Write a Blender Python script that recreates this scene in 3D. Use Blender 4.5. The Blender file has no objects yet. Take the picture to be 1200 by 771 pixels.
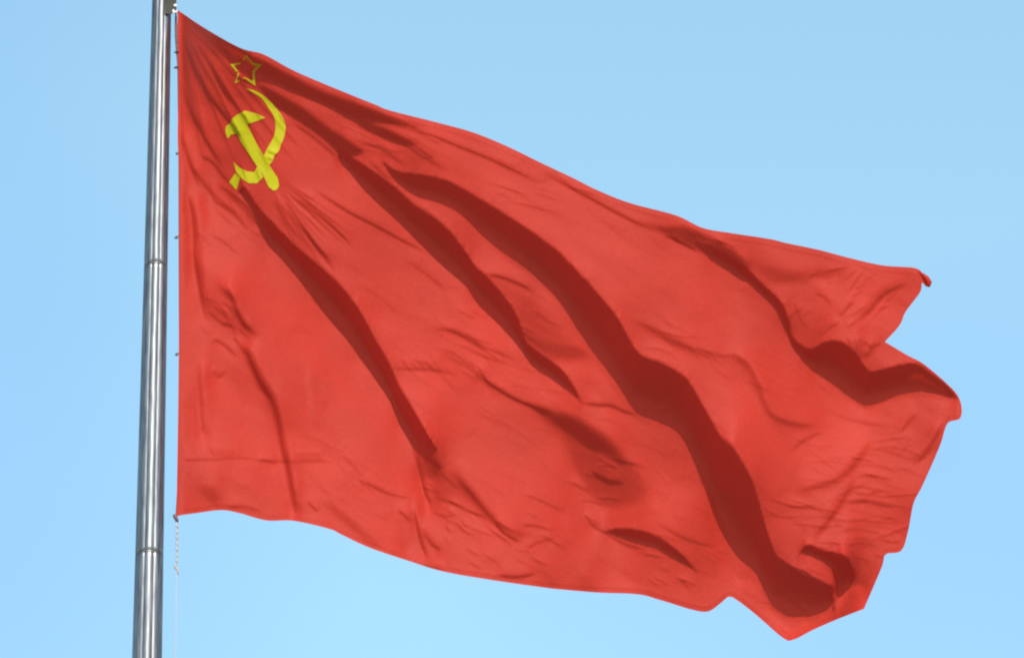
import bpy, bmesh, math, random
import numpy as np
from mathutils import Vector, Matrix
from mathutils.geometry import delaunay_2d_cdt

random.seed(4)
rng = np.random.default_rng(7)
scene = bpy.context.scene
PITCH = math.radians(20.0)          # the camera looks up at the flag
M_PER_U = 0.0034                    # metres per drawing unit (1200 units span the view at the flag)
CAM_Z = 1.6
RANGE = 39.5                        # metres from camera to the pole, on the ground

# ------------------------------------------------------------------ camera
cam_data = bpy.data.cameras.new("camera")
cam = bpy.data.objects.new("camera", cam_data)
scene.collection.objects.link(cam)
cam.location = (0, -RANGE, CAM_Z)
cam.rotation_euler = (math.pi / 2 + PITCH, 0, 0)
VIEW_DIST = RANGE / math.cos(PITCH)
cam_data.sensor_width = 36.0
cam_data.lens = 36.0 * VIEW_DIST / (1200 * M_PER_U)
cam_data.clip_start = 0.5
cam_data.clip_end = 20000
scene.camera = cam

# ------------------------------------------------------------------ light
BETA = math.radians(33)             # sun height above the plane of the picture, towards the camera
SHEAR = 0.13
_n = math.hypot(SHEAR, 1)
_r, _u, _b = math.cos(BETA) * SHEAR / _n, math.cos(BETA) / _n, math.sin(BETA)
c_, s_ = math.cos(PITCH), math.sin(PITCH)
SUN = Vector((_r, _u * -s_ + _b * -c_, _u * c_ + _b * -s_)).normalized()
sun_elev = math.asin(SUN.z)
sun_azim = math.atan2(SUN.x, SUN.y)
sd = bpy.data.lights.new("sun", 'SUN')
sd.energy = 3.9
sd.angle = math.radians(0.53)
sd.color = (1.0, 0.94, 0.86)
sun = bpy.data.objects.new("sun", sd)
scene.collection.objects.link(sun)
sun.location = SUN * 60
sun.rotation_euler = SUN.to_track_quat('Z', 'Y').to_euler()

world = bpy.data.worlds.new("World")
scene.world = world
world.use_nodes = True
wn = world.node_tree
wn.nodes.clear()
out = wn.nodes.new('ShaderNodeOutputWorld')
bg = wn.nodes.new('ShaderNodeBackground')
sky = wn.nodes.new('ShaderNodeTexSky')
sky.sky_type = 'NISHITA'
sky.sun_disc = False
sky.sun_elevation = sun_elev
sky.sun_rotation = sun_azim
sky.altitude = 150
sky.air_density = 1.0
sky.dust_density = 0.6
sky.ozone_density = 1.0
tint = wn.nodes.new('ShaderNodeMix')
tint.data_type = 'RGBA'
tint.blend_type = 'MULTIPLY'
tint.inputs['Factor'].default_value = 1.0
tint.inputs[7].default_value = (1.08, 1.215, 1.09, 1)
wn.links.new(sky.outputs[0], tint.inputs[6])
wtc = wn.nodes.new('ShaderNodeTexCoord')
wmap = wn.nodes.new('ShaderNodeMapping')
wmap.inputs['Location'].default_value = (3.126, 5.694, 6.038)  # lens corner falloff painted into the sky: noise placed brightest mid-view
wnz = wn.nodes.new('ShaderNodeTexNoise')
wnz.inputs['Scale'].default_value = 11.0
wnz.inputs['Detail'].default_value = 2.0
wnz.inputs['Roughness'].default_value = 0.4
wn.links.new(wtc.outputs['Generated'], wmap.inputs['Vector'])
wn.links.new(wmap.outputs[0], wnz.inputs['Vector'])
wrp = wn.nodes.new('ShaderNodeValToRGB')
wrp.color_ramp.elements[0].position = 0.38
wrp.color_ramp.elements[0].color = (0.87, 0.91, 0.99, 1)
wrp.color_ramp.elements[1].position = 0.62
wrp.color_ramp.elements[1].color = (1.04, 1.05, 1.0, 1)
wn.links.new(wnz.outputs[0], wrp.inputs[0])
lens_falloff = wn.nodes.new('ShaderNodeMix')
lens_falloff.data_type = 'RGBA'
lens_falloff.blend_type = 'MULTIPLY'
lens_falloff.inputs['Factor'].default_value = 1.0
wn.links.new(tint.outputs[2], lens_falloff.inputs[6])
wn.links.new(wrp.outputs[0], lens_falloff.inputs[7])
wn.links.new(lens_falloff.outputs[2], bg.inputs[0])
bg.inputs[1].default_value = 0.15
wn.links.new(bg.outputs[0], out.inputs[0])

scene.view_settings.view_transform = 'Standard'
scene.view_settings.look = 'None'
scene.view_settings.gamma = 1
scene.view_settings.use_curve_mapping = False
scene.view_settings.exposure = 0.3
scene.cycles.filter_width = 2.2
scene.cycles.max_bounces = 10
scene.cycles.diffuse_bounces = 6
scene.cycles.transmission_bounces = 6

# ------------------------------------------------------------------ helpers
col = scene.collection


def place(x, y, rise=0.0):
    """World point on the flag's upright plane (Y=0), swung 'rise' units out of it towards the viewer."""
    k = M_PER_U / VIEW_DIST
    dx, dy = (x - 600) * k, (385.5 - y) * k
    d = (dx, c_ - dy * s_, s_ + dy * c_)
    yy = -rise * M_PER_U
    t = (yy + RANGE) / d[1]
    return (d[0] * t, yy, CAM_Z + d[2] * t)


def place_many(x, y, rise):
    k = M_PER_U / VIEW_DIST
    dx, dy = (x - 600) * k, (385.5 - y) * k
    d1, d2 = c_ - dy * s_, s_ + dy * c_
    yy = -rise * M_PER_U
    t = (yy + RANGE) / d1
    return np.stack([dx * t, yy, CAM_Z + d2 * t], 1)


def link_mesh(name, verts, faces, mat, parent=None, smooth=True):
    me = bpy.data.meshes.new(name)
    me.from_pydata([tuple(v) for v in verts], [], faces)
    me.materials.append(mat)
    if smooth:
        me.polygons.foreach_set('use_smooth', [True] * len(me.polygons))
    me.update()
    o = bpy.data.objects.new(name, me)
    col.objects.link(o)
    if parent:
        o.parent = parent
        o.matrix_parent_inverse = Matrix.Translation(-parent.location)
    return o


def empty(name, loc, label, cat):
    o = bpy.data.objects.new(name, None)
    o.empty_display_size = 0.2
    col.objects.link(o)
    o.location = loc
    o['label'] = label
    o['category'] = cat
    return o


def tube(path, radii, seg=12, cap=True):
    """Rings swept along a path of points; returns verts, faces."""
    path = [Vector(p) for p in path]
    vs, fs = [], []
    for i, p in enumerate(path):
        a = path[max(i - 1, 0)]
        b = path[min(i + 1, len(path) - 1)]
        t = (b - a).normalized()
        ref = Vector((0, 1, 0)) if abs(t.y) < 0.9 else Vector((1, 0, 0))
        u = t.cross(ref).normalized()
        v = u.cross(t)
        r = radii[i] if hasattr(radii, '__len__') else radii
        for k in range(seg):
            an = 2 * math.pi * k / seg
            vs.append(p + (u * math.cos(an) + v * math.sin(an)) * r)
    for i in range(len(path) - 1):
        for k in range(seg):
            k2 = (k + 1) % seg
            fs.append((i * seg + k, i * seg + k2, (i + 1) * seg + k2, (i + 1) * seg + k))
    if cap:
        fs.append(tuple(range(seg - 1, -1, -1)))
        fs.append(tuple((len(path) - 1) * seg + k for k in range(seg)))
    return vs, fs


def merge(*parts):
    vs, fs = [], []
    for v, f in parts:
        o = len(vs)
        vs += list(v)
        fs += [tuple(i + o for i in q) for q in f]
    return vs, fs


# ------------------------------------------------------------------ materials
def new_mat(name):
    m = bpy.data.materials.new(name)
    m.use_nodes = True
    m.node_tree.nodes.clear()
    return m, m.node_tree.nodes, m.node_tree.links


def fabric(name, base, deep, trans_col, trans=0.30, weave_gap=0.07):
    m, n, l = new_mat(name)
    o = n.new('ShaderNodeOutputMaterial')
    mix = n.new('ShaderNodeMixShader')
    mix.inputs[0].default_value = trans
    p = n.new('ShaderNodeBsdfPrincipled')
    p.inputs['Roughness'].default_value = 0.55
    p.inputs['Specular IOR Level'].default_value = 0.2
    p.inputs['Sheen Weight'].default_value = 0.05
    p.inputs['Sheen Roughness'].default_value = 0.4
    t = n.new('ShaderNodeBsdfTranslucent')
    t.inputs[0].default_value = (*trans_col, 1)
    tc = n.new('ShaderNodeTexCoord')
    # weathering: faint large fading and fine thread irregularity
    n1 = n.new('ShaderNodeTexNoise')
    n1.inputs['Scale'].default_value = 2.3
    n1.inputs['Detail'].default_value = 5
    mp = n.new('ShaderNodeMapping')
    mp.inputs['Scale'].default_value = (60, 60, 190)
    n2 = n.new('ShaderNodeTexNoise')
    n2.inputs['Scale'].default_value = 1.6
    n2.inputs['Detail'].default_value = 3
    l.new(tc.outputs['Object'], n1.inputs['Vector'])
    l.new(tc.outputs['Object'], mp.inputs['Vector'])
    l.new(mp.outputs[0], n2.inputs['Vector'])
    add = n.new('ShaderNodeMath')
    add.operation = 'MULTIPLY_ADD'
    add.inputs[1].default_value = 0.55
    l.new(n2.outputs[0], add.inputs[0])
    half = n.new('ShaderNodeMath')
    half.operation = 'MULTIPLY'
    half.inputs[1].default_value = 0.45
    l.new(n1.outputs[0], half.inputs[0])
    l.new(half.outputs[0], add.inputs[2])
    ramp = n.new('ShaderNodeValToRGB')
    ramp.color_ramp.elements[0].position = 0.34
    ramp.color_ramp.elements[0].color = (*deep, 1)
    ramp.color_ramp.elements[1].position = 0.66
    ramp.color_ramp.elements[1].color = (*base, 1)
    l.new(add.outputs[0], ramp.inputs[0])
    l.new(ramp.outputs[0], p.inputs['Base Color'])
    bump = n.new('ShaderNodeBump')
    bump.inputs['Strength'].default_value = 0.3
    bump.inputs['Distance'].default_value = 0.004
    l.new(n2.outputs[0], bump.inputs['Height'])
    l.new(bump.outputs[0], p.inputs['Normal'])
    l.new(p.outputs[0], mix.inputs[1])
    l.new(t.outputs[0], mix.inputs[2])
    # the open weave lets a little light straight through
    gap = n.new('ShaderNodeMixShader')
    gap.inputs[0].default_value = weave_gap
    tr = n.new('ShaderNodeBsdfTransparent')
    tr.inputs[0].default_value = (1.0, 0.08, 0.06, 1)
    l.new(mix.outputs[0], gap.inputs[1])
    l.new(tr.outputs[0], gap.inputs[2])
    l.new(gap.outputs[0], o.inputs[0])
    return m


def simple(name, c1, c2, scale, rough, metal=0.0, stretch=(1, 1, 1), bump=0.1, dist=0.002):
    m, n, l = new_mat(name)
    o = n.new('ShaderNodeOutputMaterial')
    p = n.new('ShaderNodeBsdfPrincipled')
    p.inputs['Metallic'].default_value = metal
    p.inputs['Roughness'].default_value = rough
    tc = n.new('ShaderNodeTexCoord')
    mp = n.new('ShaderNodeMapping')
    mp.inputs['Scale'].default_value = stretch
    nz = n.new('ShaderNodeTexNoise')
    nz.inputs['Scale'].default_value = scale
    nz.inputs['Detail'].default_value = 6
    rp = n.new('ShaderNodeValToRGB')
    rp.color_ramp.elements[0].position = 0.3
    rp.color_ramp.elements[0].color = (*c1, 1)
    rp.color_ramp.elements[1].position = 0.7
    rp.color_ramp.elements[1].color = (*c2, 1)
    bp = n.new('ShaderNodeBump')
    bp.inputs['Strength'].default_value = bump
    bp.inputs['Distance'].default_value = dist
    l.new(tc.outputs['Object'], mp.inputs['Vector'])
    l.new(mp.outputs[0], nz.inputs['Vector'])
    l.new(nz.outputs[0], rp.inputs[0])
    l.new(rp.outputs[0], p.inputs['Base Color'])
    l.new(nz.outputs[0], bp.inputs['Height'])
    l.new(bp.outputs[0], p.inputs['Normal'])
    l.new(p.outputs[0], o.inputs[0])
    return m


RED = fabric('red_flag_cloth', (0.69, 0.047, 0.027), (0.46, 0.027, 0.016), (0.70, 0.040, 0.012), 0.42)
GOLD = fabric('yellow_applique_cloth', (0.62, 0.59, 0.010), (0.50, 0.48, 0.008), (0.5, 0.5, 0.01), 0.3)
STEEL = simple('brushed_steel', (0.14, 0.135, 0.15), (0.30, 0.29, 0.285), 7, 0.38, 0.9, (11, 11, 1.1), 0.35)
BRACKET = simple('olive_painted_iron', (0.016, 0.016, 0.010), (0.035, 0.032, 0.018), 40, 0.7)
ROPE = simple('pale_cord', (0.30, 0.24, 0.25), (0.55, 0.48, 0.46), 160, 0.9)
DARKCORD = simple('dark_cord', (0.10, 0.06, 0.07), (0.20, 0.11, 0.12), 120, 0.9)
WHITE = simple('white_porcelain', (0.72, 0.72, 0.68), (0.82, 0.82, 0.8), 20, 0.3)
GROUND = simple('paved_ground', (0.16, 0.155, 0.15), (0.26, 0.25, 0.235), 0.4, 0.9, 0, (1, 1, 1), 0.3, 0.02)

# ------------------------------------------------------------------ ground (below the view; it sends light up to the cloth)
bm = bmesh.new()
bmesh.ops.create_grid(bm, x_segments=40, y_segments=40, size=4000)
gme = bpy.data.meshes.new('ground')
bm.to_mesh(gme)
bm.free()
gme.materials.append(GROUND)
ground = bpy.data.objects.new('ground', gme)
col.objects.link(ground)
ground['kind'] = 'structure'

# ------------------------------------------------------------------ the relief of the wind-blown cloth
# The folds are drafted on the flag's own plane as crest lines, hollows and creases; the relief is then
# solved as the smooth surface whose slope follows that draft.
X0, X1, Y0, Y1 = 60.0, 1240.0, -20.0, 800.0
STEP = 1.5
NX, NY = int((X1 - X0) / STEP), int((Y1 - Y0) / STEP)
gx = X0 + (np.arange(NX) + 0.5) * STEP
gy = Y0 + (np.arange(NY) + 0.5) * STEP
GX, GY = np.meshgrid(gx, gy)                 # GX is the sheared abscissa
PX, PY = GX - SHEAR * (GY - 385.0) * 1.0, GY  # true abscissa of each node
# moving down a column of the grid follows the sun's fall across the cloth


def spline(pts, n=12):
    p = np.array(pts, float)
    q = np.vstack([2 * p[0] - p[1], p, 2 * p[-1] - p[-2]])
    o = []
    for i in range(1, len(q) - 2):
        t = np.linspace(0, 1, n, endpoint=False)[:, None]
        a, b, c, d = q[i - 1], q[i], q[i + 1], q[i + 2]
        o.append(0.5 * ((2 * b) + (c - a) * t + (2 * a - 5 * b + 4 * c - d) * t ** 2 + (3 * b - a - 3 * c + d) * t ** 3))
    o.append(p[-1][None])
    return np.vstack(o)


def inside(poly, x, y):
    poly = np.asarray(poly, float)
    r = np.zeros(x.shape, bool)
    a = poly
    b = np.roll(poly, -1, 0)
    for (xa, ya), (xb, yb) in zip(a, b):
        if ya == yb:
            continue
        cond = (ya > y) != (yb > y)
        xi = xa + (y - ya) * (xb - xa) / (yb - ya)
        r ^= cond & (x < xi)
    return r


def seg_dist(path, x, y, pad):
    """Unsigned distance, side (+ above/right of the path direction) and arc fraction, within pad of the path."""
    path = np.asarray(path, float)
    L = np.r_[0, np.cumsum(np.hypot(*np.diff(path, axis=0).T))]
    best = np.full(x.shape, 1e9)
    side = np.zeros(x.shape)
    frac = np.zeros(x.shape)
    for i in range(len(path) - 1):
        a, b = path[i], path[i + 1]
        ab = b - a
        l2 = max(ab @ ab, 1e-9)
        t = np.clip(((x - a[0]) * ab[0] + (y - a[1]) * ab[1]) / l2, 0, 1)
        ex, ey = x - (a[0] + t * ab[0]), y - (a[1] + t * ab[1])
        d = np.hypot(ex, ey)
        m = d < best
        best[m] = d[m]
        side[m] = np.sign(ex * ab[1] - ey * ab[0])[m]
        frac[m] = ((L[i] + t * math.sqrt(l2)) / L[-1])[m]
    return best, side, frac


def window(path, pad):
    p = np.asarray(path, float)
    x0, x1 = p[:, 0].min() - pad, p[:, 0].max() + pad
    y0, y1 = p[:, 1].min() - pad, p[:, 1].max() + pad
    j0 = max(int((y0 - Y0) / STEP), 0)
    j1 = min(int((y1 - Y0) / STEP) + 2, NY)
    sx0 = x0 + SHEAR * (min(y0, y1) - 385.0)
    sx1 = x1 + SHEAR * (max(y0, y1) - 385.0)
    i0 = max(int((sx0 - X0) / STEP) - 1, 0)
    i1 = min(int((sx1 - X0) / STEP) + 2, NX)
    return slice(j0, j1), slice(i0, i1)


LIT = -0.02
Q = np.full((NY, NX), LIT)           # slope of the cloth against the sun's fall; + faces down, away from the sun
W = np.full((NY, NX), 0.4)           # how firmly the draft holds


def smoothstep(t):
    t = np.clip(t, 0, 1)
    return t * t * (3 - 2 * t)


def blur(a, r):
    k = np.exp(-0.5 * (np.arange(-int(3 * r) - 1, int(3 * r) + 2) / r) ** 2)
    k /= k.sum()
    h = len(k) // 2
    p = np.pad(a, ((h, h), (0, 0)), 'edge')
    a = sum(k[i] * p[i:i + a.shape[0]] for i in range(len(k)))
    p = np.pad(a, ((0, 0), (h, h)), 'edge')
    return sum(k[i] * p[:, i:i + a.shape[1]] for i in range(len(k)))


def overhang(crest, foot, steep=1.35, split=0.62, back=0.18, soft=1.0, roll=0.08):
    """A fold that stands proud along 'crest'; below it the cloth drops back and the fold throws its shade to 'foot'."""
    a, b = spline(crest), spline(foot)
    poly = np.vstack([a, b[::-1]])
    sl = window(poly, 6)
    m = inside(poly, PX[sl], PY[sl])
    # fraction down each column, per run
    up = np.zeros(m.shape)
    dn = np.zeros(m.shape)
    for j in range(m.shape[0]):
        up[j] = np.where(m[j], (up[j - 1] if j else 0) + 1, 0)
    for j in range(m.shape[0] - 1, -1, -1):
        dn[j] = np.where(m[j], (dn[j + 1] if j < m.shape[0] - 1 else 0) + 1, 0)
    t = np.where(m, (up - 0.5) / np.maximum(up + dn - 1, 1), 0)
    val = np.where(t < split, steep, back)
    if soft > 0:
        s = 0.22
        val = back + (steep - back) * (1 - smoothstep((t - split + s) / (2 * s)))
    q, w = Q[sl], W[sl]
    ease = smoothstep(t / roll)
    val = np.where(t < split, LIT + (val - LIT) * ease, val)
    q[m] = val[m] + 0.45 * (q[m] - LIT)
    w[m] = 3.0


def shade(poly, tone, soft=5.0, curve=True, weight=1.0):
    """A softly turned-away facet."""
    p = spline(list(poly) + [poly[0]]) if curve else np.array(poly, float)
    sl = window(p, soft * 3 + 4)
    m = inside(p, PX[sl], PY[sl]).astype(float)
    m = blur(m, max(soft / STEP, 0.5))
    Q[sl] += 1.3 * tone * m
    W[sl] = np.maximum(W[sl], weight * np.clip(m * 2, 0, 1))


FINE = []                            # crisp creases, pressed into the solved relief afterwards


def crease(path, tone, width=3.0, one_side=0.0, fade=0.25, gain=1.05, crisp=0.80):
    """A crease: the cloth stands up along the path and drops sharply on the lower side."""
    p = np.array(path, float)
    if (p[-1] - p[0]) @ np.array((1.0, 0.3)) < 0:
        p = p[::-1]
    p = spline(p, 8)
    FINE.append((p, tone * crisp, max(width * 0.55, 1.0), one_side, fade))
    width *= 0.8
    sl = window(p, width * 5 + 4)
    d, s, f = seg_dist(p, PX[sl], PY[sl], 0)
    env = smoothstep(np.minimum(f / fade, (1 - f) / fade)) if fade > 0 else 1.0
    core = np.exp(-0.5 * (d / width) ** 2)
    if one_side > 0:   # trails off slowly on the lower side
        core = np.where(s < 0, np.exp(-0.5 * (d / (width * (1 + one_side))) ** 2), core)
    Q[sl] += gain * tone * env * core
    W[sl] = np.maximum(W[sl], np.clip(1.5 * core * env, 0, 1.5))


def wrinkle(path, tone, width=1.6):
    p = np.array(path, float)
    if (p[-1] - p[0]) @ np.array((1.0, 0.3)) < 0:
        p = p[::-1]
    FINE.append((spline(p, 5), tone, max(width, 1.0), 0.0, 0.4))


def press(x, y, h, grid_w):
    """Add the crisp creases to heights h at points x, y."""
    for p, tone, w, one, fade in FINE:
        pad = w * 9 + 2
        m = np.nonzero((x > p[:, 0].min() - pad) & (x < p[:, 0].max() + pad) & (y > p[:, 1].min() - pad) & (y < p[:, 1].max() + pad))[0]
        if not len(m):
            continue
        d, s, f = seg_dist(p, x[m], y[m], 0)
        env = smoothstep(np.minimum(f / fade, (1 - f) / fade))
        g = np.where(s >= 0, np.exp(-d / (w * 3.2)), np.exp(-(d / (w * 1.15 * (1 + 0.6 * one))) ** 2))
        h[m] += 2.5 * tone * w * env * g
    return h


# --- outline of the flag, hoist at the left
TOP = [(208, 12), (241, 34), (281.5, 56.5), (308.5, 64), (342, 82), (376, 97), (410, 111), (440, 123), (458, 130), (517, 145),
       (556, 156), (595, 172), (634, 191), (672, 209), (700, 223), (738, 238), (792, 252.5), (823, 267), (855, 273),
       (901, 280), (922, 285), (960, 293), (994, 302), (1034, 311), (1071, 314), (1082, 321), (1090.5, 331)]
FLY = [(1089.6, 336), (1085, 335.5), (1080.5, 332), (1078, 343), (1061.6, 365), (1054, 381.5), (1037, 400.5)]
FLY2 = [(1037, 400.5), (1063, 416), (1081.6, 426), (1107, 447), (1122, 463), (1127, 478), (1124.5, 490.5), (1110.5, 496),
        (1103, 518), (1094, 540), (1080, 571), (1070.5, 590), (1064, 623), (1056, 645), (1038, 649.5), (1033, 665),
        (1012.5, 713)]
BOTTOM = [(1012.5, 713), (980.5, 725.5), (952, 738), (930, 749), (917.5, 747), (886, 720), (864, 703), (854, 699), (845, 706),
          (830, 716), (811, 714), (773, 702.5), (747, 696), (701.5, 694), (660, 690.5), (641, 688.5), (581, 680),
          (520.6, 669.5), (476, 656), (432, 641), (400, 626), (386, 619.5), (344, 610), (312, 609.5), (280.5, 601),
          (259.5, 597.5), (230, 601), (210, 604), (204.5, 607.5)]
HOIST = [(206.5, 603), (208.5, 500), (209.7, 400), (210, 300), (209.6, 200), (208.2, 160), (209, 100), (208, 12)]
outline = np.vstack([spline(TOP, 10)[:-1], spline([TOP[-1]] + FLY, 10)[:-1], spline(FLY2, 10)[:-1], spline(BOTTOM, 10)[:-1],
                     spline([BOTTOM[-1]] + HOIST, 10)[:-1]])

# --- the broad swells of the cloth
yaw = rng.standard_normal((NY, NX))


def streak_noise(scale_along, scale_across, ang, seed):
    r = np.random.default_rng(seed)
    ca, sa = math.cos(ang), math.sin(ang)
    u = (PX * ca + PY * sa) / scale_along
    v = (-PX * sa + PY * ca) / scale_across
    u -= u.min()
    v -= v.min()
    tab = r.standard_normal((int(v.max()) + 3, int(u.max()) + 3))
    iu, iv = u.astype(int), v.astype(int)
    fu, fv = smoothstep(u - iu), smoothstep(v - iv)
    return ((tab[iv, iu] * (1 - fu) + tab[iv, iu + 1] * fu) * (1 - fv) + (tab[iv + 1, iu] * (1 - fu) + tab[iv + 1, iu + 1] * fu) * fv)


Q += 0.11 * streak_noise(190, 60, math.radians(45), 13) + 0.075 * streak_noise(160, 34, math.radians(42), 3) + 0.04 * streak_noise(60, 14, math.radians(35), 5)
Q += 0.02 * streak_noise(26, 7, math.radians(20), 9)

ridged = np.clip(1 - np.abs(streak_noise(95, 20, math.radians(40), 21)) * 1.5, 0, 1) ** 4
patchy = np.clip(streak_noise(120, 90, math.radians(30), 23) * 0.8 + 0.35, 0, 1)
Q += 0.16 * ridged * patchy
ridged = np.clip(1 - np.abs(streak_noise(60, 11, math.radians(28), 31)) * 1.6, 0, 1) ** 4
patchy = np.clip(streak_noise(100, 70, math.radians(60), 33) * 0.8 + 0.2, 0, 1)
Q += 0.13 * ridged * patchy

# --- soft facets
shade([(205, 20), (300, 70), (300, 110), (260, 200), (225, 240), (205, 240)], 0.30, 18)
shade([(215, 22), (245, 38), (285, 60), (330, 84), (372, 105), (402, 116), (436, 129), (468, 142), (490, 151), (470, 148),
       (440, 142), (415, 139), (384, 124), (350, 109), (304, 84), (265, 58), (238, 39)], 0.85, 2, True, 2.5)
shade([(300, 98), (324, 110), (350, 124), (384, 149), (425, 177), (402, 181), (376, 161), (350, 141), (320, 120)], 0.75, 2, True, 2.5)
crease([(340, 140), (370, 162), (400, 187)], 0.35, 2.5)
shade([(415, 140), (435, 145), (456, 153), (489, 170), (470, 167), (440, 156)], 0.75, 1.6, True, 2.5)
crease([(470, 150), (500, 156), (539, 171), (578, 187), (622, 208), (640, 214)], 0.38, 2.6)
crease([(630, 199), (661, 214), (699, 235), (738, 256), (777, 274)], 0.38, 2.6)
crease([(487, 170), (500, 180), (510, 188)], 0.25, 2)
# underside of the upper fold that runs to the fly
shade([(745, 258), (777, 266), (800, 265), (836, 280), (860, 294), (878, 312), (870, 322), (846, 308), (816, 291), (777, 273)], 0.58, 2.2, True, 2.0)
crease([(777, 273), (800, 284), (820, 295)], 0.4, 2.5)
shade([(760, 326), (790, 336), (818, 354), (840, 376), (820, 378), (790, 362), (764, 345)], 0.13, 9)
crease([(735, 370), (743, 373), (764, 383), (805, 404), (842, 412), (860, 414)], 0.30, 3.5, 1.5)
crease([(850, 408), (865, 416), (880, 428), (892, 452), (903, 480), (924, 492), (965, 498)], 0.42, 4, 1.6, 0.15)
shade([(862, 420), (876, 432), (888, 455), (895, 476), (880, 460), (866, 440)], 0.18, 5)
crease([(968, 503), (945, 512), (924, 528)], 0.22, 4)
crease([(1022, 508), (1006, 534), (990, 551), (973, 562), (929, 572)], 0.28, 4.5, 0.8)
crease([(1002, 555), (982, 590), (966, 612), (950, 632)], 0.28, 6)
crease([(1103, 492), (1095, 510), (1086, 527), (1068, 544)], 0.35, 5)
crease([(1076, 480), (1062, 496), (1052, 508)], 0.2, 4)
for pts, a in [([(985, 590), (1015, 587), (1051, 594)], .26), ([(996, 570), (1014, 570), (1030, 578)], .2), ([(918, 590), (935, 593), (960, 590)], .2),
               ([(1000, 607), (1030, 604), (1056, 610)], .15), ([(975, 625), (1005, 619), (1040, 626)], .16), ([(1030, 630), (1045, 634), (1058, 634)], .2),
               ([(940, 608), (960, 604), (985, 608)], .14), ([(990, 640), (1010, 634), (1030, 640)], .2), ([(1000, 545), (1030, 545), (1060, 556)], .12),
               ([(905, 500), (950, 520), (985, 522)], .12), ([(960, 475), (1000, 492), (1050, 500)], .13), ([(1010, 525), (1040, 528), (1075, 540)], .12)]:
    crease(pts, a, 2.4)
# the flap at the fly's upper corner
shade([(872, 302), (900, 312), (924, 319), (955, 316), (992, 318), (975, 324), (950, 327), (924, 331), (903, 330)], 0.34, 3.5)
crease([(1066, 328), (1036, 342), (1017, 362), (1000, 377)], 0.30, 5.5)
crease([(1001, 350), (992, 360), (982, 372)], 0.26, 3)
crease([(955, 342), (968, 348), (976, 358)], 0.22, 3)
crease([(930, 350), (938, 370), (946, 386)], 0.2, 3)
crease([(985, 375), (970, 385), (960, 395)], 0.22, 3)
crease([(1008, 392), (1003, 408), (1010, 424)], 0.30, 3)
crease([(1034, 402), (1022, 405), (1016, 420)], 0.35, 3)
# middle
shade([(566, 322), (600, 330), (640, 360), (676, 405), (690, 420), (660, 422), (640, 417), (618, 402), (604, 372), (588, 350)], 0.25, 6)
crease([(566, 320), (586, 323), (614, 334), (628, 344)], 0.4, 3)
shade([(612, 385), (630, 396), (655, 404), (682, 408), (690, 420), (660, 421), (640, 417), (620, 403)], 0.22, 3)
crease([(676, 470), (700, 473), (716, 474), (735, 482), (752, 486)], 0.36, 3)
crease([(500, 384), (528, 386), (565, 404), (612, 423)], 0.26, 3.5)
crease([(523, 381), (545, 392), (580, 404)], 0.18, 3)
crease([(480, 417), (510, 432), (540, 462)], 0.15, 3)
crease([(560, 428), (567, 440), (577, 450), (604, 466), (626, 475), (650, 484)], 0.55, 2.6, 0.3, 0.15)
shade([(622, 473), (645, 481), (672, 487), (694, 501), (730, 530), (748, 551), (759, 573), (752, 587), (728, 592), (704, 591), (683, 569),
       (668, 545), (664, 520), (645, 498)], 0.42, 5)
shade([(622, 473), (645, 481), (672, 487), (694, 501), (722, 520), (730, 545), (700, 528), (672, 510), (645, 494)], 0.40, 4)
crease([(690, 548), (710, 560), (735, 565)], 0.3, 4)
crease([(684, 603), (695, 615), (712, 624), (735, 637), (766, 645)], 0.25, 3)
crease([(770, 610), (800, 628), (845, 642)], 0.22, 3.5)
shade([(785, 605), (815, 600), (838, 630), (850, 660), (830, 668), (800, 640)], 0.20, 7)
crease([(796, 676), (803, 683), (808, 690)], 0.2, 3)
# lower middle
shade([(507, 552), (535, 550), (556, 575), (582, 606), (570, 606), (545, 590), (515, 580)], 0.30, 5)
crease([(530, 548), (554, 577), (580, 607), (604, 621), (628, 627)], 0.42, 3.5, 1.0)
crease([(578, 606), (590, 622), (612, 635)], 0.45, 3)
crease([(505, 580), (530, 588), (556, 600), (575, 606)], 0.32, 2.5)
crease([(612, 576), (640, 588), (664, 600)], 0.28, 2.8)
crease([(608, 614), (630, 615), (654, 624)], 0.32, 2.8)
crease([(655, 628), (630, 634), (612, 645)], 0.2, 3)
crease([(580, 671), (605, 674), (630, 670)], 0.40, 3.5)
shade([(630, 660), (642, 668), (655, 687), (640, 685)], 0.32, 4)
shade([(676, 676), (690, 676), (705, 692), (684, 692)], 0.25, 4)
crease([(685, 600), (692, 610), (700, 618)], 0.35, 2.4)
crease([(690, 605), (700, 612), (705, 616)], 0.2, 2)
# foot of the second fold
shade([(488, 528), (505, 522), (518, 545), (512, 565), (515, 590), (500, 580), (494, 555)], 0.30, 4)
shade([(486, 520), (513, 520), (519, 543), (508, 562), (496, 556), (490, 538)], 0.45, 4.5, True, 1.5)
crease([(488, 528), (494, 555), (500, 578), (509, 598)], 0.55, 3)
crease([(500, 535), (510, 540), (518, 550)], 0.35, 2.5)
crease([(506, 598), (520, 603), (535, 602)], 0.25, 3)
crease([(485, 586), (489, 610), (495, 634), (504, 658)], 0.50, 3.2)
crease([(497, 618), (506, 634), (520, 645)], 0.35, 4)
shade([(470, 600), (484, 606), (482, 640), (474, 640)], 0.22, 4)
crease([(465, 596), (474, 602), (482, 612)], 0.35, 2.4)
shade([(371, 585), (395, 595), (420, 615), (447, 641), (432, 638), (400, 612)], 0.36, 3)
crease([(360, 585), (368, 594), (374, 600)], 0.35, 2.4)
crease([(416, 559), (436, 568), (456, 577), (488, 585)], 0.30, 2.4)
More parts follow.
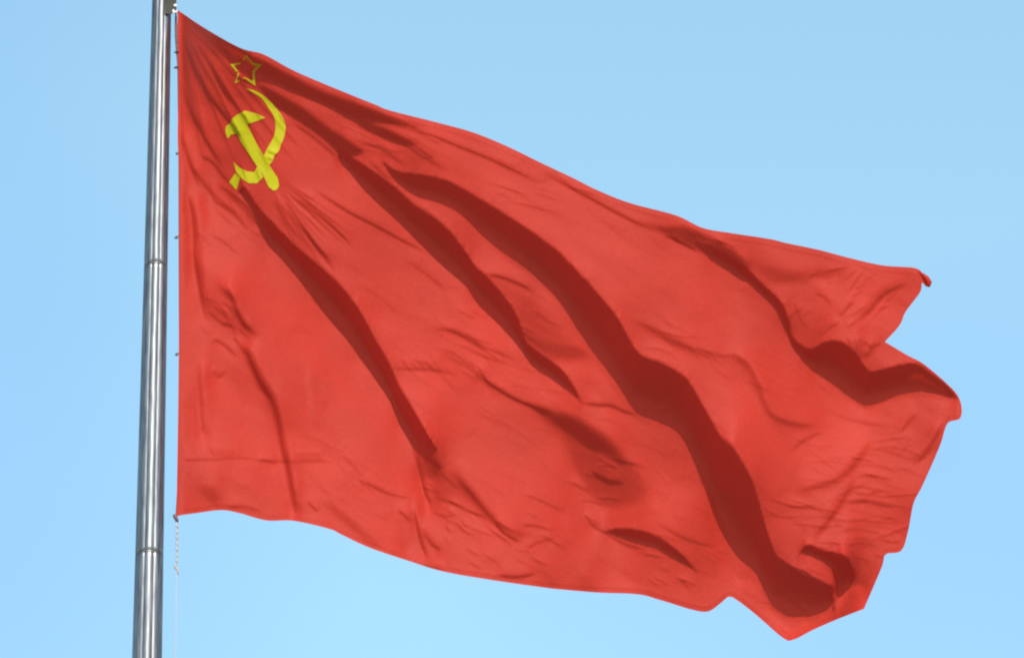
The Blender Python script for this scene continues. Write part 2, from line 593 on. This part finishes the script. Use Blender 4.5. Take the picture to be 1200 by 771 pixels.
for i in range(6):
    crease([(408 + i * 9, 548 + i * 4.2), (414 + i * 9, 556 + i * 4.4), (419 + i * 9, 566 + i * 4.6)], 0.14, 2.0)
crease([(480, 660), (500, 662), (525, 667)], 0.3, 3)
crease([(400, 530), (415, 545), (428, 560)], 0.16, 3)
# puckered seams between the widths of bunting
crease([(210, 538), (245, 538), (285, 536), (330, 540), (382, 540), (392, 544)], 0.20, 1.8, 0, 0.08)
for x0 in (246, 253, 260, 267, 274):
    crease([(x0, 524), (x0 + 4, 530), (x0 + 5, 536)], 0.22, 1.7)
for x0 in (347, 353, 359, 365, 371):
    crease([(x0, 528), (x0 + 4, 534), (x0 + 5, 541)], 0.25, 1.7)
crease([(302, 538), (318, 540), (326, 544)], 0.3, 2.5)
crease([(455, 425), (470, 431), (500, 432), (540, 438)], 0.22, 2.2)
for x0 in (470, 479, 488, 497, 506):
    crease([(x0, 420), (x0 + 7, 428), (x0 + 12, 436)], 0.22, 2)
crease([(640, 323), (672, 326), (700, 329)], 0.2, 2)
crease([(730, 480), (780, 480), (830, 481)], 0.2, 2)
crease([(590, 448), (640, 456), (690, 466)], 0.10, 2)
# hoist side
crease([(214, 205), (226, 240), (231, 278), (230, 298), (236, 330), (242, 366), (248, 384)], 0.48, 5)
shade([(224, 232), (234, 240), (236, 275), (230, 300), (224, 275)], 0.28, 5)
shade([(238, 345), (262, 340), (284, 370), (300, 392), (280, 394), (254, 390)], 0.22, 6)
crease([(254, 330), (272, 346), (286, 376), (306, 394)], 0.55, 3.4, 1.0)
crease([(244, 362), (256, 374), (270, 384)], 0.25, 3)
crease([(250, 356), (264, 370), (278, 386)], 0.22, 3)
crease([(246, 395), (262, 402), (280, 418)], 0.28, 3)
crease([(272, 392), (282, 404), (290, 416)], 0.28, 2.4)
crease([(288, 398), (295, 420), (306, 444), (320, 466), (328, 490), (333, 520), (340, 548), (346, 580), (349, 606)], 0.60, 4.2, 0.6, 0.08)
shade([(292, 415), (300, 425), (318, 458), (306, 448), (296, 432)], 0.35, 3.5)
crease([(238, 420), (237, 450), (239, 480), (241, 520)], 0.30, 6)
crease([(248, 430), (256, 440), (264, 432)], 0.22, 3)
shade([(224, 568), (240, 571), (252, 570), (258, 590), (248, 592), (240, 580)], 0.36, 4)
crease([(262, 594), (285, 592), (312, 600)], 0.25, 3)
crease([(362, 430), (366, 470), (372, 510)], 0.15, 6)
# creases raying out from the head of the hoist and the emblem
for pts, a, w in [([(213, 32), (222, 60), (229, 80), (247, 112), (272, 145), (285, 165)], .40, 3.2),
                  ([(222, 36), (236, 58), (250, 80), (266, 110), (280, 130)], .30, 3),
                  ([(213, 95), (224, 128), (236, 152), (252, 180), (268, 202)], .40, 3.4),
                  ([(212, 150), (220, 180), (229, 205), (238, 225)], .35, 3.2),
                  ([(230, 178), (250, 190), (262, 205), (278, 222)], .35, 3),
                  ([(222, 190), (240, 214), (256, 236)], .30, 3),
                  ([(216, 28), (240, 50), (262, 72)], .25, 2.5),
                  ([(327, 225), (343, 246), (361, 272), (378, 296), (400, 325)], .34, 2.6),
                  ([(318, 230), (336, 258), (352, 282)], .26, 2.4),
                  ([(338, 226), (368, 248), (400, 274), (415, 290)], .32, 2.6),
                  ([(345, 222), (376, 250), (404, 278), (420, 298)], .25, 2.4),
                  ([(362, 217), (385, 232), (410, 248), (441, 264), (480, 285), (508, 298)], .42, 2.6),
                  ([(350, 262), (372, 288), (392, 308)], .25, 2.2),
                  ([(262, 222), (280, 238), (300, 262)], .25, 2.6),
                  ([(245, 230), (275, 250), (296, 274)], .22, 3),
                  ([(250, 212), (280, 232), (296, 250), (306, 268)], .35, 3),
                  ([(240, 270), (262, 282), (285, 300)], .12, 3), ([(470, 300), (500, 320), (530, 344)], .12, 3.2),
                  ([(420, 330), (450, 350), (470, 372)], .1, 4), ([(510, 410), (550, 430), (590, 470)], .12, 3.5),
                  ([(470, 460), (500, 480), (540, 520)], .14, 3), ([(490, 440), (520, 462), (545, 490)], .12, 2.6),
                  ([(555, 480), (600, 500), (640, 530)], .1, 4), ([(700, 250), (730, 275), (770, 300)], .06, 5),
                  ([(440, 150), (470, 165), (500, 185), (530, 200)], .2, 3), ([(425, 165), (450, 176), (478, 196)], .2, 2.6),
                  ([(432, 186), (446, 200), (462, 214)], .25, 2.6), ([(560, 250), (600, 285), (640, 330)], -.1, 4)]:
    crease(pts, a, w)

# families of fine wrinkles
wr = np.random.default_rng(12)


def family(cx, cy, rx, ry, ang, n, length, tone, width=1.4, spread=0.18, bend=0.12):
    for _ in range(n):
        a = wr.random() * 2 * math.pi
        r = math.sqrt(wr.random())
        x, y = cx + rx * r * math.cos(a), cy + ry * r * math.sin(a)
        th = math.radians(ang) + wr.normal() * spread
        ln = length * (0.5 + wr.random()) / 2
        bx = wr.normal() * bend * ln
        ux, uy = math.cos(th), math.sin(th)
        wrinkle([(x - ux * ln, y - uy * ln), (x - uy * bx, y + ux * bx), (x + ux * ln, y + uy * ln)], tone * (0.5 + wr.random()), width * (0.7 + 0.6 * wr.random()))


for k in range(15):                          # fan from the head of the hoist
    th = math.radians(36 + 52 * (k + wr.random()) / 15)
    r0, r1 = 12 + 60 * wr.random() ** 2, 70 + 190 * wr.random()
    c = 0.05 * wr.normal()
    wrinkle([(208 + math.cos(th + c * q) * (r0 + (r1 - r0) * q), 12 + math.sin(th + c * q) * (r0 + (r1 - r0) * q)) for q in (0, 0.33, 0.66, 1)],
            0.20 + 0.22 * wr.random(), 2.2)
for k in range(14):                          # fan below the emblem
    th = math.radians(30 + 34 * (k + wr.random()) / 14)
    r0, r1 = 25 + 50 * wr.random(), 80 + 90 * wr.random()
    wrinkle([(300 + math.cos(th) * r, 190 + math.sin(th) * r) for r in (r0, (r0 + r1) / 2, r1)], 0.18 + 0.2 * wr.random(), 1.7)
family(265, 365, 34, 36, 45, 16, 24, 0.20)
family(270, 265, 40, 34, 38, 12, 34, 0.12)
family(985, 590, 80, 55, 4, 34, 60, 0.16, 1.5)
family(1010, 540, 60, 50, 12, 16, 60, 0.10, 1.6)
family(1000, 645, 45, 14, 12, 16, 22, 0.24, 1.2)
family(980, 350, 60, 40, -38, 20, 32, 0.16, 1.5)
family(1000, 410, 26, 12, 65, 10, 22, 0.25, 1.3)
family(1075, 515, 34, 40, -55, 10, 36, 0.14, 1.6)
family(600, 630, 70, 40, 28, 22, 40, 0.14, 1.4)
family(520, 595, 34, 40, 40, 14, 26, 0.22, 1.3)
family(440, 570, 60, 34, 42, 16, 34, 0.14, 1.4)
family(545, 450, 70, 50, 38, 18, 50, 0.12, 1.5)
family(560, 395, 60, 40, 32, 14, 60, 0.12, 1.6)
family(790, 655, 70, 30, 25, 16, 34, 0.14, 1.4)
family(715, 560, 50, 34, 20, 14, 34, 0.14, 1.5)
family(800, 410, 60, 26, 30, 14, 48, 0.12, 1.6)
family(920, 440, 60, 40, 38, 16, 50, 0.10, 1.6)
family(640, 360, 46, 34, 38, 12, 36, 0.12, 1.5)
family(470, 165, 60, 22, 25, 14, 50, 0.15, 1.5)
family(700, 230, 130, 16, 24, 12, 60, 0.12, 1.4)
family(820, 282, 40, 10, 34, 10, 30, 0.22, 1.3)
family(930, 700, 40, 24, 25, 14, 36, 0.22, 1.4)
family(955, 668, 26, 8, 30, 8, 30, 0.25, 1.2)
family(290, 560, 70, 34, 60, 10, 30, 0.08, 1.6)
family(640, 470, 300, 130, 36, 40, 50, 0.07, 1.5)
for pts in ([(268, 140), (276, 148), (284, 162)], [(283, 128), (289, 138), (292, 150)], [(310, 174), (318, 178), (328, 181)], [(312, 183), (318, 186), (322, 187)],
            [(279, 186), (286, 200), (292, 218)], [(298, 192), (303, 204), (306, 216)], [(272, 196), (280, 206), (288, 222)], [(300, 168), (308, 182), (318, 200)],
            [(283, 70), (290, 82), (297, 90)], [(275, 84), (284, 92), (296, 96)], [(292, 64), (300, 72), (310, 79)], [(280, 76), (287, 84), (290, 94)], [(325, 128), (332, 140), (338, 150)]):
    wrinkle(pts, 0.5, 1.3)
# sewn hems, a little in from the edge
for path, off in ((BOTTOM, -6.5), (TOP, 6.0), (FLY2[1:], None)):
    q = spline(path, 3)
    if off is None:
        t = np.gradient(q, axis=0)
        nrm = np.stack([-t[:, 1], t[:, 0]], 1) / np.linalg.norm(t, axis=1)[:, None]
        q = q + nrm * 6
    else:
        q = q + np.array((0, off))
    qq = q if q[-1][0] >= q[0][0] else q[::-1]
    FINE.append((qq, 0.13, 1.1, 0.0, 0.03))

# --- the great overhanging folds, last so that they rule
overhang([(285, 216), (304, 243), (322, 261), (345, 285), (369, 304), (387, 319), (402, 334), (423, 362), (438, 391), (456, 422), (466, 446),
          (480, 469), (498, 500), (511, 526)],
         [(280, 226), (296, 249), (311, 280), (332, 304), (355, 331), (381, 365), (400, 387), (420, 414), (441, 445), (456, 471), (466, 497),
          (474, 511), (488, 531), (511, 530)], 2.0, 0.56, 0.10, 1, 0.2)
overhang([(398, 174), (428, 193), (459, 214), (485, 237), (506, 250), (527, 268), (547, 294), (556, 308), (571, 322), (590, 344), (606, 368), (616, 398), (632, 412), (646, 422),
          (661, 435), (672, 452), (680, 469)],
         [(398, 188), (428, 224), (467, 261), (506, 301), (544, 336), (560, 357), (599, 396), (624, 430), (645, 444), (662, 457), (680, 470)], 1.8, 0.56, 0.10, 1, 0.16)
overhang([(450, 190), (464, 200), (495, 204), (521, 210), (536, 217), (570, 236), (604, 257), (635, 278), (656, 294), (677, 316), (690, 329), (707, 348), (727, 374),
          (741, 400), (753, 414), (777, 423), (803, 439), (818, 461), (831, 484), (845, 507), (861, 521), (880, 553), (889, 580), (894, 600), (903, 630), (911, 648),
          (929, 661), (950, 674), (977, 685)],
         [(450, 194), (462, 212), (485, 230), (516, 240), (541, 254), (565, 280), (591, 304), (617, 322), (645, 347), (666, 376), (684, 408), (704, 435), (725, 466), (746, 492), (771, 503),
          (792, 515), (808, 541), (821, 571), (830, 597), (836, 625), (848, 655), (867, 678), (881, 680), (893, 700), (908, 720), (941, 729), (960, 723), (977, 716)], 1.35, 0.60)
overhang([(709, 622), (727, 619), (751, 621), (774, 630), (795, 646), (816, 668)], [(709, 624), (733, 634), (766, 642), (790, 656), (816, 670)], 1.4, 0.62)
overhang([(832, 289), (846, 297), (874, 314), (895, 334), (916, 354), (924, 374), (929, 395), (949, 408), (966, 399), (984, 398), (997, 406), (1010, 422), (1020, 433),
          (1038, 430), (1059, 425), (1075, 425), (1090, 435), (1111, 452), (1121, 466)],
         [(832, 298), (846, 309), (859, 317), (885, 341), (908, 364), (919, 388), (930, 411), (950, 435), (968, 448), (986, 461), (999, 472), (1012, 479), (1028, 477),
          (1049, 469), (1080, 465), (1111, 469), (1121, 468)], 1.35, 0.60)
overhang([(937, 648), (947, 638), (965, 645), (991, 650), (1000, 668)], [(937, 650), (950, 653), (966, 662), (977, 676), (980, 712), (988, 706), (997, 692), (1000, 672)], 1.7, 0.5, 0.1, 1, 0.04)
shade([(898, 716), (926, 740), (950, 734), (980, 722), (998, 694), (1012, 690), (1014, 713), (981, 728), (930, 753)], -0.65, 3, True, 3.0)

for _ in range(1):
    Q = 0.6 * Q + 0.4 * blur(Q, 0.7)

# --- solve for the relief, coarse to fine
flag_mask = inside(outline, PX, PY)
wide = blur(flag_mask.astype(float), 3) > 0.02
W = np.where(wide, W, 0.02)
Q = np.where(wide, Q, LIT)
pin = (np.exp(-0.5 * ((PX - 208) / 3.0) ** 2) * ((PY > 5) & (PY < 612))) * 0.6


def solve(Qs, Ws, Ps, step, h0, iters, mu=0.060, bend=0.15):
    wv = 0.5 * (Ws[:-1] + Ws[1:])
    g = 0.5 * (Qs[:-1] + Qs[1:]) * step
    soft = mu * (step / 2.0) ** 0
    bd = bend * (1.5 / step) ** 2

    def op(h):
        r = Ps * h
        d = (h[:-1] - h[1:]) * wv
        r[:-1] += d
        r[1:] -= d
        e = (h[:, 1:] - h[:, :-1]) * soft
        r[:, 1:] += e
        r[:, :-1] -= e
        b2 = (h[:, 2:] - 2 * h[:, 1:-1] + h[:, :-2]) * bd * 0.25
        r[:, 2:] += b2
        r[:, 1:-1] -= 2 * b2
        r[:, :-2] += b2
        b3 = (h[2:] - 2 * h[1:-1] + h[:-2]) * 0.02
        r[2:] += b3
        r[1:-1] -= 2 * b3
        r[:-2] += b3
        return r

    rhs = np.zeros_like(h0)
    rhs[:-1] += g * wv
    rhs[1:] -= g * wv
    h = h0.copy()
    r = rhs - op(h)
    p = r.copy()
    rs = (r * r).sum()
    for _ in range(iters):
        ap = op(p)
        al = rs / (p * ap).sum()
        h += al * p
        r -= al * ap
        rn = (r * r).sum()
        if rn < 1e-7 * len(h):
            break
        p = r + (rn / rs) * p
        rs = rn
    return h


def down(a, k):
    n, m = a.shape[0] // k * k, a.shape[1] // k * k
    return a[:n, :m].reshape(n // k, k, m // k, k).mean((1, 3))


def up2(a, shape):
    ys = (np.arange(shape[0]) + 0.5) / 2 - 0.5
    xs = (np.arange(shape[1]) + 0.5) / 2 - 0.5
    j = np.clip(np.floor(ys).astype(int), 0, a.shape[0] - 2)
    i = np.clip(np.floor(xs).astype(int), 0, a.shape[1] - 2)
    fy = (ys - j)[:, None]
    fx = (xs - i)[None]
    return (a[j][:, i] * (1 - fy) * (1 - fx) + a[j + 1][:, i] * fy * (1 - fx) + a[j][:, i + 1] * (1 - fy) * fx + a[j + 1][:, i + 1] * fy * fx)


H = None
for k, it in ((8, 1500), (4, 600), (2, 400), (1, 250)):
    Qs, Ws, Ps = down(Q, k), down(W, k), down(pin, k)
    H0 = np.zeros(Qs.shape) if H is None else up2(H, Qs.shape)
    H = solve(Qs, Ws, Ps, STEP * k, H0, it)


def relief(x, y):
    x, y = np.asarray(x, float), np.asarray(y, float)
    u = (x + SHEAR * (y - 385.0) - X0) / STEP - 0.5
    v = (y - Y0) / STEP - 0.5
    i = np.clip(np.floor(u).astype(int), 1, NX - 3)
    j = np.clip(np.floor(v).astype(int), 1, NY - 3)
    fu, fv = u - i, v - j

    def cub(t):
        return (-0.5 * t + t ** 2 - 0.5 * t ** 3, 1 - 2.5 * t ** 2 + 1.5 * t ** 3, 0.5 * t + 2 * t ** 2 - 1.5 * t ** 3, -0.5 * t ** 2 + 0.5 * t ** 3)
    cu, cv = cub(fu), cub(fv)
    return sum(cv[b] * sum(cu[a] * H[j - 1 + b, i - 1 + a] for a in range(4)) for b in range(4))


# ------------------------------------------------------------------ flag
def patch(poly, spacing, lift, jitter=0.2):
    """Triangulated piece of cloth inside 'poly', lying on the relief."""
    poly = np.asarray(poly, float)
    seg = np.hypot(*(np.roll(poly, -1, 0) - poly).T)
    ring = []
    for p, q, s in zip(poly, np.roll(poly, -1, 0), seg):
        n = max(int(s / spacing + 0.5), 1)
        for k in range(n):
            ring.append(p + (q - p) * k / n)
    ring = np.array(ring)
    x0, y0 = ring.min(0)
    x1, y1 = ring.max(0)
    dy = spacing * 0.866
    ys = np.arange(y0 + dy / 2, y1, dy)
    pts = []
    for k, yv in enumerate(ys):
        xs = np.arange(x0 + (spacing / 2 if k % 2 else 0), x1, spacing)
        pts.append(np.stack([xs, np.full(xs.shape, yv)], 1))
    pts = np.vstack(pts)
    pts = pts + (rng.random(pts.shape) - 0.5) * spacing * jitter
    m = inside(ring, pts[:, 0], pts[:, 1])
    pts = pts[m]
    # keep clear of the edge
    keep = np.ones(len(pts), bool)
    cell = {}
    for idx, p in enumerate(ring):
        cell.setdefault((int(p[0] // 8), int(p[1] // 8)), []).append(p)
    for a, p in enumerate(pts):
        cx, cy = int(p[0] // 8), int(p[1] // 8)
        for ii in (-1, 0, 1):
            for jj in (-1, 0, 1):
                for r_ in cell.get((cx + ii, cy + jj), ()):
                    if (r_[0] - p[0]) ** 2 + (r_[1] - p[1]) ** 2 < (0.55 * spacing) ** 2:
                        keep[a] = False
    pts = pts[keep]
    allp = np.vstack([ring, pts])
    nr = len(ring)
    v2, e2, f2, *_ = delaunay_2d_cdt([Vector(p) for p in allp], [], [list(range(nr))], 1, 1e-5)
    vv = np.array([(p.x, p.y) for p in v2])
    h = press(vv[:, 0], vv[:, 1], relief(vv[:, 0], vv[:, 1]), spacing)
    if lift:
        e = 1.0
        hx = (relief(vv[:, 0] + e, vv[:, 1]) - relief(vv[:, 0] - e, vv[:, 1])) / 2
        hy = (relief(vv[:, 0], vv[:, 1] + e) - relief(vv[:, 0], vv[:, 1] - e)) / 2
        h = h + lift * np.sqrt(1 + hx ** 2 + hy ** 2)
    co = place_many(vv[:, 0], vv[:, 1], h)
    fs = [tuple(f) for f in f2]
    # consistent winding, facing the viewer (-Y)
    fixed = []
    for f in fs:
        a, b, c = (vv[i] for i in f[:3])
        if (b[0] - a[0]) * (c[1] - a[1]) - (b[1] - a[1]) * (c[0] - a[0]) > 0:
            f = f[::-1]
        fixed.append(f)
    return co, fixed


flag = empty('flag', place(208, 12), 'large red flag with a yellow hammer, sickle and star streaming from the pole', 'flag')
co, fs = patch(outline, 1.45, 0)
link_mesh('cloth', co, fs, RED, flag)

LIFT = 0.7
sickle = link_mesh('sickle', *patch(spline([(287, 103.3), (301, 107.5), (312.7, 115.7), (322, 125), (330, 135.6), (334.4, 146), (333.7, 157.8), (329.5, 169.4),
                                           (326.5, 177.5), (321.5, 182.5), (320, 188), (315, 193.5), (311, 191), (308.5, 186), (312, 176.5), (316, 169.4), (321, 160), (323, 148.4),
                                           (321, 136.7), (315, 127.4), (307, 116), (298.7, 110), (287, 103.3)], 4)[:-1], 1.8, LIFT), GOLD, flag)
link_mesh('sickle_blade', *patch([(302, 195), (308, 206.5), (308, 208.5), (301, 215), (291.7, 215), (284.7, 210.5), (281, 206), (277, 201.5), (273.5, 190),
                                  (280, 196.3), (289.4, 201), (297.5, 202)], 1.8, LIFT), GOLD, sickle)
link_mesh('sickle_handle', *patch([(276, 203), (268.4, 213.8), (277, 222.7), (281.8, 207.5)], 1.8, LIFT), GOLD, sickle)
hammer = link_mesh('hammer', *patch([(276.5, 135.6), (287, 130), (300, 133), (311, 138.2), (300, 142.6), (289.4, 146), (283, 155), (277.7, 157),
                                     (270.7, 158), (267, 162.6), (265, 158), (264, 153), (265, 148), (271, 144), (271.5, 140)], 1.8, LIFT), GOLD, flag)
link_mesh('hammer_handle', *patch([(273, 146), (277, 139), (286, 139), (290.5, 148), (301, 169), (315, 192.8), (325.6, 209), (327, 218), (324.5, 222.5), (320.5, 223.6), (315, 219.6),
                                   (308, 204.5), (296.4, 188), (282.4, 167)], 1.8, LIFT + 0.4), GOLD, hammer)
star_out = np.array([(289.3, 64.8), (296.8, 74), (308, 75.8), (297.3, 84.5), (299, 100), (286.5, 92.2), (274.5, 98), (278.6, 86.6), (270, 76.5), (282.3, 75)])
star_c = star_out.mean(0)


def offset_in(poly, w):
    n = len(poly)
    res = []
    for i in range(n):
        a, b, c = poly[i - 1], poly[i], poly[(i + 1) % n]
        d1 = (b - a) / np.linalg.norm(b - a)
        d2 = (c - b) / np.linalg.norm(c - b)
        n1, n2 = np.array((-d1[1], d1[0])), np.array((-d2[1], d2[0]))
        bis = (n1 + n2) / np.linalg.norm(n1 + n2)
        k = min(w / max(bis @ n1, 0.32), 2.6 * w)
        res.append(b + bis * k)
    return np.array(res)


star_out = star_out + rng.normal(0, 0.55, star_out.shape)
star_in = offset_in(star_out, 1.0)
thick = rng.random(10) * 2.2
star_in = star_in + (offset_in(star_out, 2.0) - star_in) * (0.1 + thick[:, None] * 0.75)
vs, fs = [], []
SUB = 5
for i in range(10):
    for k in range(SUB):
        t = k / SUB
        a = star_out[i] * (1 - t) + star_out[(i + 1) % 10] * t
        b = star_in[i] * (1 - t) + star_in[(i + 1) % 10] * t
        for p in (a, b):
            vs.append(place(p[0], p[1], float(press(np.array([p[0]]), np.array([p[1]]), relief([p[0]], [p[1]]), 1)[0]) + LIFT * 1.6))
n2 = 10 * SUB
for i in range(n2):
    j = (i + 1) % n2
    if i in (SUB * 5 + 1, SUB * 5 + 2, SUB * 7, SUB * 9, SUB * 9 + 1):      # tucked out of sight in the crumpled cloth
        continue
    fs.append((2 * i, 2 * j, 2 * j + 1, 2 * i + 1))
star = link_mesh('star', vs, [f[::-1] for f in fs], GOLD, flag)
star['label'] = 'small outlined yellow star'

# cord ties along the hoist
for yv, ln in ((61, 4), (79, 4.5), (180, 2), (278, 3.6), (415, 2.8)):
    h = float(relief(209, yv))
    vs, fs = tube([place(209.5, yv - 1.2, h + 1.2), place(207 - ln * 0.3, yv, h + 1.8), place(208.5 - ln, yv + 0.8, h + 0.5), place(208.5, yv + 1.6, h - 1.5)],
                  [0.003, 0.0035, 0.003, 0.002], 8)
    link_mesh('tie', vs, fs, DARKCORD, flag)
# rolled, knotted lower corner
h = float(relief(206, 605))
vs, fs = tube([place(204, 603, h + 1), place(206, 607, h + 1), place(208.5, 611, h + 0.5)], [0.007, 0.008, 0.004], 8)
link_mesh('corner_knot', vs, fs, DARKCORD, flag)
# the curled upper tip of the fly
tip = [(1076, 318), (1081, 321.5), (1086, 326), (1089, 331), (1088, 335.5)]
vs, fs = tube([place(x, y, float(relief(1076, 321)) + 0.2 + k * 0.5) for k, (x, y) in enumerate(tip)], [0.001, 0.006, 0.010, 0.011, 0.007], 10)
link_mesh('curled_tip', vs, fs, RED, flag)

# ------------------------------------------------------------------ flagpole
P_TOP, P_BOT = Vector(place(189.6, 0)), Vector(place(172.3, 771))
axis = (P_TOP - P_BOT).normalized()
slope_r = (23.0 - 35.0) / 2 * M_PER_U / (P_TOP - P_BOT).length      # radius change per metre of height


def pole_at(z):
    t = (z - P_BOT.z) / axis.z
    return P_BOT + axis * t, 35.0 / 2 * M_PER_U + slope_r * t


pole = empty('flagpole', pole_at(0)[0], 'tall tapering polished steel flagpole with ring joints and ribs added for reflection stripes', 'flagpole')
u_ = axis.cross(Vector((0, 1, 0))).normalized()
v_ = u_.cross(axis)
STRIPE_RIBS = 9  # ribs added to a smooth pole to stand in for its reflection stripes
SEG = 192


def shaft(z0, z1, lip):
    vs, fs = [], []
    rows = [z0, z0 + 0.004] + list(np.linspace(z0 + 0.02, z1 - 0.02, 12)) + [z1 - 0.004, z1]
    for i, z in enumerate(rows):
        c, r = pole_at(z)
        if i in (0, len(rows) - 1):
            r *= 0.93
        for k in range(SEG):
            a = 2 * math.pi * k / SEG
            rr = r * (1 - 0.065 * (1 - abs(math.cos(a * STRIPE_RIBS / 2 + STRIPE_RIB_PHASE)) ** 0.8))
            vs.append(c + (u_ * math.cos(a) + v_ * math.sin(a)) * rr)
    for i in range(len(rows) - 1):
        for k in range(SEG):
            k2 = (k + 1) % SEG
            fs.append((i * SEG + k, i * SEG + k2, (i + 1) * SEG + k2, (i + 1) * SEG + k))
    fs.append(tuple(range(SEG - 1, -1, -1)))
    fs.append(tuple((len(rows) - 1) * SEG + k for k in range(SEG)))
    return vs, fs


STRIPE_RIB_PHASE = 0.9
z_j1 = place(182, 312)[2]
z_j2 = place(174, 650)[2]
z_top = place(190, -28)[2]
gap = z_j1 - z_j2
levels = [z_top, z_j1, z_j2]
while levels[-1] - gap > 0.6:
    levels.append(levels[-1] - gap)
levels.append(0.25)
for a, b in zip(levels[:-1], levels[1:]):
    link_mesh('shaft_section', *shaft(b, a, 0), STEEL, pole)
for z in levels[1:-1]:
    c, r = pole_at(z)
    vs, fs = tube([c - axis * 0.004, c - axis * 0.002, c + axis * 0.002, c + axis * 0.004], [r * 0.92, r * 0.985, r * 0.985, r * 0.92], 64)
    link_mesh('joint_ring', vs, fs, STEEL, pole)
c, r = pole_at(0.0)
vs, fs = tube([c, c + axis * 0.12, c + axis * 0.22, c + axis * 0.26], [r * 2.4, r * 2.3, r * 1.3, r * 1.05], 48)
link_mesh('base_collar', vs, fs, STEEL, pole)
c, r = pole_at(z_top)
vs, fs = tube([c, c + axis * 0.02, c + axis * 0.05, c + axis * 0.075, c + axis * 0.085], [r * 1.05, r * 1.15, r * 1.0, r * 0.6, r * 0.1], 32)
link_mesh('cap', vs, fs, STEEL, pole)

# pulley block at the head
def block(x0, x1, y0, y1, d0, d1, bev=1.0):
    pr = [(x0 + bev, y0), (x1 - bev, y0), (x1, y0 + bev), (x1, y1 - bev * 5), (x1 - bev * 5, y1), (x0 + bev, y1), (x0, y1 - bev), (x0, y0 + bev)]
    n = len(pr)
    vs = [place(x, y, d0) for x, y in pr] + [place(x, y, d1) for x, y in pr]
    fs = [tuple(range(n)), tuple(range(2 * n - 1, n - 1, -1))]
    fs += [(i, i + n, (i + 1) % n + n, (i + 1) % n) for i in range(n)]
    return vs, fs


o = link_mesh('pulley_housing', *block(193.5, 206.8, -22, 16.5, -6, 13), BRACKET, pole, smooth=False)
# wheel
cw = [place(203.5 + 4.5 * math.cos(a), 6 + 4.5 * math.sin(a), 14.5) for a in np.linspace(0, 2 * math.pi, 20, endpoint=False)]
vs, fs = tube([place(205.5, 7, 10), place(205.5, 7, 15)], [0.007, 0.007], 20)
link_mesh('pulley_wheel', vs, fs, WHITE, pole)
vs, fs = tube([place(203, 12, 13), place(203.5, 15, 13.5), place(206, 14.5, 12), place(208, 12.5, 6)], [0.004, 0.005, 0.005, 0.003], 10)
link_mesh('snap_hook', vs, fs, WHITE, pole)

# ------------------------------------------------------------------ halyard
hal = empty('halyard', place(206, 640), 'thin halyard cord running beside the hoist and hanging below the flag corner', 'cord')
# part along the hoist, seen between pole and cloth near the top
vs, fs = tube([place(206.0, 14, -1), place(206.4, 30, -1.5), place(206.7, 45, -1.5), place(207.5, 60, -1.5), place(208.7, 80, -3), place(210, 200, -6), place(210.5, 400, -6), place(209, 560, -4),
               place(206.5, 606, -1)], [0.0025, 0.006, 0.006, 0.005, 0.003, 0.003, 0.003, 0.003, 0.003], 8)
link_mesh('hoist_cord', vs, fs, DARKCORD, hal)
# twisted lower piece
pts, rad = [], []
for k in range(60):
    t = k / 59
    yv = 609 + t * 54
    pts.append(place(207.2 - 0.4 * t + 0.5 * math.sin(t * 50), yv, 0.5 * math.cos(t * 50)))
    rad.append(0.0030 + 0.0016 * (0.5 + 0.5 * math.sin(t * 50)))
vs, fs = tube(pts, rad, 8)
link_mesh('twisted_cord', vs, fs, ROPE, hal)
vs, fs = tube([place(204, 662, 0), place(205.5, 664.5, 1.2), place(207.4, 666, 0.5), place(208.6, 669, 0), place(208.2, 673, 0)], [0.002, 0.005, 0.006, 0.004, 0.002], 8)
link_mesh('knot', vs, fs, ROPE, hal)
g = place(205.0, 1100)
p0, p1 = Vector(place(207, 665)), Vector(place(205.8, 771))
d = (p1 - p0) / (p1.z - p0.z)
line = [p0 + d * (z - p0.z) for z in np.linspace(p0.z, 1.3, 24)]
vs, fs = tube(line, 0.0014, 8)
link_mesh('cord_line', vs, fs, ROPE, hal)
